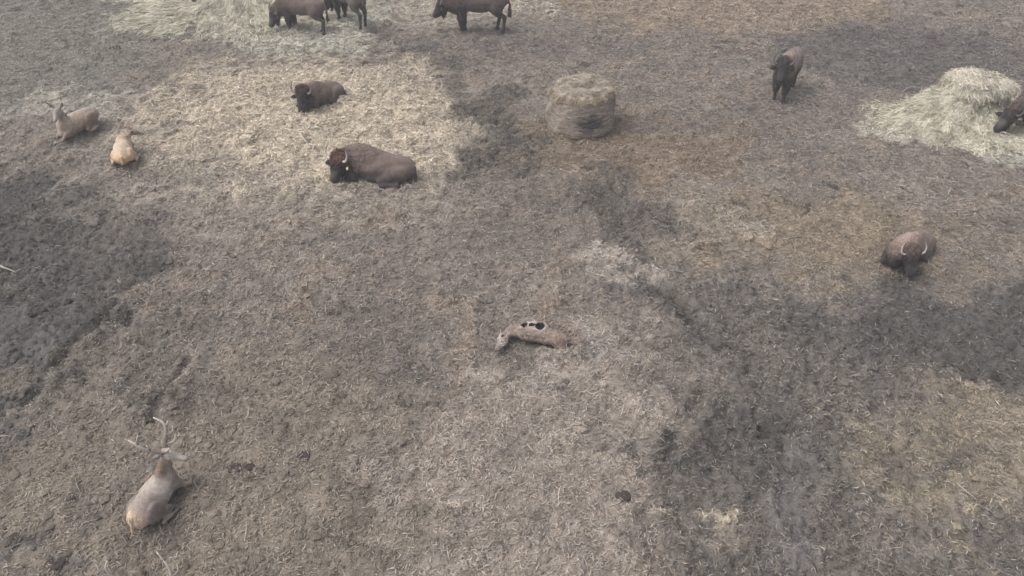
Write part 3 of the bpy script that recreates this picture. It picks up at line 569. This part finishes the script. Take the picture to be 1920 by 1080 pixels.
# ------------------------------------------------------------------ hay
HAY, HAYD = lin(212, 207, 190), lin(140, 131, 112)
def round_bale():
    px, py = 1087, 236; o = put(px, py); o = (o[0], o[1], o[2]-.02); r0, H = .83, 1.0
    root = tag(empty('hay_bale', o), 'weathered round hay bale standing on end with sunken top and dark wet patch', 'hay bale')
    na, nz = 160, 70; th = np.arange(na)*2*math.pi/na; zz = np.linspace(0, 1, nz)
    TH, Z = np.meshgrid(th, zz); cx, sy = np.cos(TH), np.sin(TH)
    lump = fbm(cx*1.6+3, sy*1.6+Z*1.5, 4, 60); strand = fbm(TH*3.0+Z*1.0, Z*22+np.sin(TH*2)*.8, 3, 61)
    rad = r0*(1.02+.02*np.sin(Z*3.1+.2)-.10*Z**1.5)+.05*lump+.018*strand; rad *= mix(1, .93, sstep(.93, 1, Z))*(mix(.95, 1, sstep(0, .08, Z)))
    z = Z*H*(1+.03*np.sin(TH+1)+.015*fbm(cx*2, sy*2, 2, 65))
    V = np.stack((rad*cx, rad*sy, z), -1).reshape(-1, 3)
    base = lin(176, 165, 154); g = lin(142, 130, 121); c = mix(g[None, None], base[None, None], np.clip(.5+.6*strand+.3*lump, 0, 1)[..., None])
    dth = np.angle(np.exp(1j*(TH-(-math.pi/2+.28)))); wet = sstep(1.15, .6, np.sqrt((dth/.40)**2+((Z-.40)/.24)**2)+.3*lump+.2*strand)
    c = mix(c, lin(74, 72, 76)[None, None], (wet*.9)[..., None]); c = mix(c, lin(140, 124, 100), (sstep(.82, .95, Z+.08*lump)*.5)[..., None]); c = mix(c, lin(112, 96, 78), (sstep(.2, .05, Z)*.5)[..., None])
    i = (np.arange(nz-1)[:, None]*na); j = np.arange(na)[None]; q = np.stack((i+j, i+(j+1) % na, i+na+(j+1) % na, i+na+j), -1).reshape(-1, 4)
    link('side', mesh_np('side', V, quads=q, col=c.reshape(-1, 3)), M_hay, root)
    # top: ragged, sunk to the right of the middle
    nr = 40; rr = np.linspace(1, 0, nr); V2, c2 = [], []
    top = V.reshape(nz, na, 3)[-1]
    for k, f in enumerate(rr):
        x, y = top[:, 0]*f, top[:, 1]*f; e = 1-f
        hz = top[:, 2]*f+H*e + .07*sstep(0, .2, e) + .05*fbm(x*3.5, y*3.5, 4, 70)*min(1, e*5) - .17*np.exp(-(((x-.10)/.30)**2+((y+.10)/.14)**2)) - .10*np.exp(-(((x-.30)/.16)**2+((y-.15)/.2)**2))
        V2.append(np.stack((x, y, hz), 1)); c2.append(mix(lin(144, 133, 117), lin(180, 170, 156), np.clip(.6+.7*fbm(x*5, y*5, 3, 72), 0, 1)[:, None]))
    V2 = np.concatenate(V2); c2 = np.concatenate(c2); i = (np.arange(nr-1)[:, None]*na); q2 = np.stack((i+j, i+(j+1) % na, i+na+(j+1) % na, i+na+j), -1).reshape(-1, 4)
    link('top', mesh_np('top', V2, quads=q2, col=c2), M_hay, root)
    n = 5200; k = RNG.integers(0, len(V2)-na*2, n); az = RNG.uniform(0, 6.28, n); D = np.stack((np.cos(az), np.sin(az), RNG.uniform(-.1, .3, n)), 1); D /= np.linalg.norm(D, axis=1, keepdims=True)
    L = RNG.uniform(.06, .2, n); col = c2[k]*RNG.uniform(.6, 1.35, (n, 1))
    loose = tag(link('loose_hay', ribbons('loose_hay', V2[k]+np.array((0, 0, .005))-D*L[:, None]*.4, D, L, RNG.uniform(.005, .012, n), col, RNG.normal(0, .15, n), RNG.uniform(0, .15, n)), M_straw, root), kind='stuff')
    # fringe over the front rim and strands wound round the side
    n = 1500; k = RNG.integers(0, na, n); p = top[k]*np.array((1.0, 1.0, 1))+RNG.normal(0, .01, (n, 3)); out = np.stack((np.cos(th[k]), np.sin(th[k]), RNG.uniform(-1.4, -.2, n)), 1)+RNG.normal(0, .35, (n, 3)); out /= np.linalg.norm(out, axis=1, keepdims=True)
    tag(link('rim_fringe', ribbons('rim_fringe', p, out, RNG.uniform(.05, .2, n), RNG.uniform(.005, .011, n), lin(162, 149, 126)[None]*RNG.uniform(.5, 1.2, (n, 1)), RNG.normal(0, .1, n)), M_straw, root), kind='stuff')
    n = 5000; jz = RNG.integers(2, nz-2, n); ja = RNG.integers(0, na, n); Vg = V.reshape(nz, na, 3); p = Vg[jz, ja]; rd = np.stack((cx[0, ja], sy[0, ja], 0*ja), 1); tg = np.stack((-sy[0, ja], cx[0, ja], RNG.normal(.0, .22, n)), 1)*np.where(RNG.random(n) < .5, -1, 1)[:, None]
    D = tg-.08*rd; D /= np.linalg.norm(D, axis=1, keepdims=True)
    tag(link('wound_stalks', ribbons('wound_stalks', p+rd*.008, D, RNG.uniform(.08, .25, n), RNG.uniform(.005, .011, n), c[jz, ja]*RNG.uniform(.6, 1.45, (n, 1)), side=np.cross(D, rd)), M_straw, root), kind='stuff')
    for zc in (.28, .55, .78):      # net wrap cords, sagging a little
        ph = RNG.uniform(0, 6.28); kz = np.clip(((zc+.02*np.sin(th*2+ph)+.012*np.sin(th*5+ph))*(nz-1)).astype(int), 0, nz-1); P = Vg[kz, np.arange(na)]; P = P*np.array((1.012, 1.012, 1))
        v, q, t, _ = tube(np.concatenate((P, P[:1])), np.full(na+1, .004), 5, 1); link('net_cord', mesh_np('net_cord', v, q, t, np.tile(lin(146, 136, 126), (len(v), 1))), M_straw, root)
round_bale()

def hay_blades(name, root, V, N, n, ln, wd, cols, flow, seed, kind='stuff'):
    r = np.random.default_rng(seed); k = r.integers(0, len(V), n); nn = N[k]; fl = flow(V[k])+r.normal(0, .45, (n, 3)); d = fl-(fl*nn).sum(1, keepdims=True)*nn*.8; d /= np.linalg.norm(d, axis=1, keepdims=True)+1e-9
    s = np.cross(d, nn); s /= np.linalg.norm(s, axis=1, keepdims=True)+1e-9; L = r.uniform(*ln, n)
    me = ribbons(name, V[k]+nn*.01-d*L[:, None]*.35, d, L, r.uniform(*wd, n), np.clip(cols[k]*r.uniform(.6, 1.35, (n, 1)), .02, .85), r.normal(0, .13, n), r.uniform(-.02, .12, n), side=s)
    return tag(link(name, me, M_straw, root), kind=kind)
def heap_sheet(cx, cy, hx, hy, fn, res=.045):
    xs = np.arange(-hx, hx, res); ys_ = np.arange(-hy, hy, res); X_, Y_ = np.meshgrid(xs, ys_); g, _, _, _ = fields(X_+cx, Y_+cy); h = fn(X_, Y_)
    Z_ = g-.06+h; gy_, gx_ = np.gradient(Z_, res); Nn = np.stack((-gx_, -gy_, np.ones_like(Z_)), -1); Nn /= np.linalg.norm(Nn, axis=-1, keepdims=True)
    V = np.stack((X_, Y_, Z_), -1); K = len(xs); keep = h > .02; idx = np.full(h.shape, -1); idx[keep] = np.arange(keep.sum())
    q = np.stack((idx[:-1, :-1], idx[:-1, 1:], idx[1:, 1:], idx[1:, :-1]), -1).reshape(-1, 4); q = q[(q >= 0).all(1)]
    return V[keep], Nn[keep], q, h[keep]
def hay_heap_right():
    p = at(1808, 222); root = tag(empty('hay_heap', (p[0], p[1], 0)), 'pale torn-open hay bale with loose hay spread around it at the right', 'hay')
    outline = Poly([(1640, 232), (1700, 208), (1745, 192), (1790, 185), (1900, 178), (2040, 190), (2080, 290), (1930, 296), (1870, 296), (1800, 286), (1740, 270), (1690, 258)])
    def fn(x, y):
        wx, wy = x+p[0]+.25*fbm(x*1.3, y*1.3, 3, 80), y+p[1]+.25*fbm(x*1.3, y*1.3, 3, 81); d = outline(wx, wy)
        return sstep(-.1, .5, d)*.16*(1+.5*fbm(x*3, y*3, 3, 82)) + (.55*np.exp(-((x/.95)**2+((y-.1)/.75)**2)**1.3) + .34*np.exp(-(((x+.72)/.75)**2+((y-.05)/.62)**2)) + .22*np.exp(-(((x+1.3)/.9)**2+((y+.2)/.8)**2)))*(1+.25*fbm(x*2.5, y*2.5, 3, 83))
    V, N, q, h = heap_sheet(p[0], p[1], 3.6, 3.0, fn)
    col = mix(lin(150, 144, 126)[None], HAY[None], np.clip(.6+.6*fbm(V[:, 0]*3, V[:, 1]*3, 3, 84), 0, 1)[:, None])
    link('spread', mesh_np('spread', V, quads=q, col=col), M_hay, root)
    flow = lambda P: np.stack((P[:, 0]-.1, P[:, 1]*.8, np.zeros(len(P))), 1)/(np.linalg.norm(P[:, :2], axis=1, keepdims=True)+.2)
    hay_blades('loose_hay', root, V, N, 17000, (.12, .38), (.008, .018), col, flow, 85)
    # the remaining cap of the bale, eaten away underneath
    b0 = gz(p[0], p[1]); A = [el((-.05, .05, b0+.74), (.80, .58, .32), HAY, .1), el((-.22, .0, b0+.98), (.55, .48, .20), lin(204, 197, 184), .15), el((.42, .05, b0+.78), (.52, .5, .24), HAY, .12), el((-.35, .1, b0+.45), (.5, .45, .5), HAYD, .15), el((.30, .15, b0+.42), (.5, .42, .45), HAYD, .12)]
    cuts = [el((.18, -.62, b0+.44), (.55, .36, .17), HAYD)]
    V2, Q2, N2, c2, _ = surface(A, .04, cuts); V2 = V2+N2*(noise3(V2, 4, 86)*.06+noise3(V2, 11, 87)*.03)[:, None]
    c2 = mix(c2, lin(206, 198, 182)[None], (sstep(b0+.8, b0+1.05, V2[:, 2])*.8)[:, None]); c2 = mix(c2, HAY[None], (sstep(b0+.35, b0+.15, V2[:, 2])*.8)[:, None])
    link('bale_cap', mesh_np('bale_cap', V2, quads=Q2, col=c2), M_hay, root)
    flow2 = lambda P: np.stack((P[:, 0]*.8+.2, P[:, 1]*.6-.25, -.7*np.ones(len(P))+.6*(P[:, 2] > b0+.9)), 1)
    hay_blades('cap_hay', root, V2, N2, 9000, (.12, .34), (.008, .017), c2, flow2, 88)
hay_heap_right()
def hay_heap_left():
    p = at(448, 8); root = tag(empty('hay_heap', (p[0], p[1], 0)), 'loose greenish hay heap at the top left beside the feeding bison', 'hay')
    def fn(x, y):
        return (.85*np.exp(-(((x-.3)/1.1)**2+((y-.4)/1.2)**2)**1.2)+.22*np.exp(-(((x+.8)/1.0)**2+((y+.5)/.9)**2)))*(1+.3*fbm(x*1.8, y*1.8, 3, 90)) + .10*sstep(1.15, .75, np.hypot(x/4.2, (y+.6)/2.9)+.3*fbm(x*.9, y*.9, 3, 91))*(1+.6*fbm(x*2.5, y*2.5, 3, 92))
    V, N, q, h = heap_sheet(p[0], p[1], 5.2, 4.0, fn, .055)
    col = mix(lin(146, 140, 122)[None], lin(204, 199, 182)[None], np.clip(.6+.7*fbm(V[:, 0]*2.5, V[:, 1]*2.5, 3, 94), 0, 1)[:, None])
    link('spread', mesh_np('spread', V, quads=q, col=col), M_hay, root)
    flow = lambda P: np.stack((P[:, 0]-.5, P[:, 1]-.5, np.zeros(len(P))), 1)/(np.linalg.norm(P[:, :2], axis=1, keepdims=True)+.3)
    hay_blades('loose_hay', root, V, N, 15000, (.18, .6), (.010, .022), col, flow, 95)
hay_heap_left()

# ------------------------------------------------------------------ dung pats and sticks
def pat_mesh(seed):
    r = np.random.default_rng(seed); na, nr = 20, 8; V, q = [], []
    for k in range(nr):
        f = k/(nr-1); a = np.arange(na)*2*math.pi/na; rad = np.cos(f*math.pi/2)**.6*(1+.22*pnoise(np.cos(a)*1.7+seed*3.1, np.sin(a)*1.7, seed))
        rad = rad*(1+.08*np.sin(f*9)); z = f**.8*.34*(1+.3*pnoise(np.cos(a)*2+seed, np.sin(a)*2+f*2, seed+4)); V.append(np.stack((rad*np.cos(a), rad*np.sin(a)*.85, z-.04), 1))
    V = np.concatenate(V)
    for k in range(nr-1):
        for j in range(na): q.append((k*na+j, k*na+(j+1) % na, (k+1)*na+(j+1) % na, (k+1)*na+j))
    c = lin(80, 72, 68)[None]*(1+.25*noise3(V, 3, seed))[:, None]
    return mesh_np('dung_pat', V, quads=np.array(q), col=c)
PATS = [pat_mesh(s) for s in range(5)]
for m_ in PATS: m_.materials.append(M_dung)
DUNG = [(1167, 934, .10, 'dark dung pat alone on pale straw near the bottom centre'), (568, 856, .11, 'dark dung pat right of the lying stag, farther from it'), (440, 882, .10, 'left of two dung pats just right of the lying stag'), (468, 874, .09, 'right of two dung pats just right of the lying stag'),
 (108, 1060, .09, 'dung pat in the lower left corner below the dark mud'), (30, 1012, .10, 'wide dung pat on the dark mud at the lower left edge'), (1192, 461, .13, 'black dung pat above the pale straw clump right of centre'), (770, 683, .14, 'flat brown dung pat left of the carcass'),
 (1515, 386, .14, 'dung pat between the round bale and the right-hand lying bison'), (1560, 352, .12, 'dung pat on grey mud below the hay spread'), (1640, 222, .15, 'dung pat at the left tip of the spread hay'), (1095, 122, .20, 'dung pat behind the round bale'),
 (1122, 69, .19, 'dung pat on brown mud right of the side-on bison'), (1035, 26, .18, 'dung pat on straw near the top centre'), (820, 147, .18, 'dung pat at the upper right edge of the straw patch'), (443, 143, .15, 'dung pat at the upper left of the straw patch'),
 (290, 189, .15, 'curled dung pat left of the straw patch'), (350, 231, .15, 'small dung pat on the left rim of the straw patch'), (215, 91, .18, 'dung pat alone on grey mud at upper left'), (125, 87, .17, 'dung pat left of another on grey mud at upper left'),
 (28, 18, .22, 'dung pat in the top left corner'), (72, 33, .18, 'dung pat near the top left corner, right of another'), (1338, 80, .18, 'left one of a trio of dung pats above and left of the standing bison'), (1360, 78, .17, 'right one of a trio of dung pats left of the standing bison'),
 (1342, 89, .18, 'lowest of a trio of dung pats left of the standing bison'), (1407, 39, .18, 'dung pat on ochre ground left at the top right'), (1475, 57, .20, 'dung pat straight above the standing bison'), (1522, 62, .22, 'large dung pat right above the standing bison'),
 (1537, 38, .20, 'dung pat at the middle of the ochre ground, upper right'), (1607, 53, .20, 'dung pat right of the ochre ground, upper right'), (1636, 66, .22, 'broad dung pat on grey mud upper right of the standing bison'), (1665, 34, .18, 'dung pat on dark mud near the top, left of three'),
 (1760, 28, .22, 'wide dung pat near the top right, left of two in a row'), (1798, 27, .19, 'dung pat near the top right, right of two in a row'), (1796, 10, .22, 'dung pat at the top edge, upper right'), (1870, 40, .18, 'dung pat near the top right corner'), (1842, 62, .22, 'reddish dung pat above the torn hay bale'), (1892, 74, .18, 'dung pat at the right edge above the torn hay bale')]
for i, (px, py, r_, lab) in enumerate(DUNG):
    o = bpy.data.objects.new('dung_pat', PATS[i % 5]); C.objects.link(o); o.location = put(px, py); o.rotation_euler = (0, 0, i*1.7); o.scale = (r_, r_, r_*RNG.uniform(.45, .8)); tag(o, lab, 'dung', 'dung pats on the mud')
def stick(label, pxs, rad, c0, c1, lift=.03, fork=None):
    P = [at(*q) for q in pxs]; o = P[0]; z = gz(*o); root_pts = [(p[0]-o[0], p[1]-o[1], lift*(1+.5*math.sin(i*2))) for i, p in enumerate(P)]
    ch = [(root_pts, np.linspace(rad, rad*.5, len(P)))]
    if fork: F = [at(*q) for q in fork]; ch.append(([(p[0]-o[0], p[1]-o[1], lift) for p in F], np.linspace(rad*.7, rad*.4, len(F))))
    s = link('stick', tubes_mesh('stick', ch, c0, c1, 6, 3), M_horn); s.location = (o[0], o[1], z); tag(s, label, 'stick', 'loose sticks on the ground')
stick('pale bleached stick at the left edge above the lying stag', [(-14, 818), (4, 816), (16, 814), (26, 816)], .012, lin(156, 150, 140), lin(142, 136, 126))
stick('short white stick on dark mud at the left edge', [(4, 507), (14, 512), (24, 514), (34, 519)], .018, lin(160, 155, 146), lin(140, 132, 124))
stick('thin forked twig left of the lying stag', [(150, 922), (144, 908), (141, 895), (138, 884)], .006, lin(150, 142, 134), lin(170, 162, 152), .03, [(144, 908), (154, 900), (160, 896)])
stick('thin dark twig behind the carcass legs', [(852, 672), (866, 676), (880, 671)], .007, lin(186, 178, 168), lin(176, 168, 158), .02)
stick('thin pale twig far right of the lone standing bison', [(1690, 178), (1706, 170), (1730, 172), (1752, 170)], .014, lin(150, 144, 136), lin(140, 134, 128))

# ------------------------------------------------------------------ thin grey air over the yard
def haze():
    x0, x1, y0, y1, z0, z1 = -60000., 60000., -950., 1560., -1.5, 9.6
    x0, x1 = GX.min()-20, GX.max()+20
    v = [(x, y, z) for z in (z0, z1) for y in (y0, y1) for x in (x0, x1)]
    me = mesh_np('haze', v, quads=np.array(((0, 2, 3, 1), (4, 5, 7, 6), (0, 1, 5, 4), (2, 6, 7, 3), (0, 4, 6, 2), (1, 3, 7, 5))), smooth=False)
    m = bpy.data.materials.new('thin_haze'); m.use_nodes = True; N, L = m.node_tree.nodes, m.node_tree.links; N.remove(N['Principled BSDF'])
    pv = N.new('ShaderNodeVolumePrincipled'); pv.inputs['Color'].default_value = (.90, .89, .91, 1); pv.inputs['Density'].default_value = HAZE
    L.new(pv.outputs[0], N['Material Output'].inputs['Volume']); me.materials.append(m)
    tag(link('haze', me), 'thin pale grey haze hanging over the whole yard', 'haze', kind='stuff')
HAZE = .0036
haze()
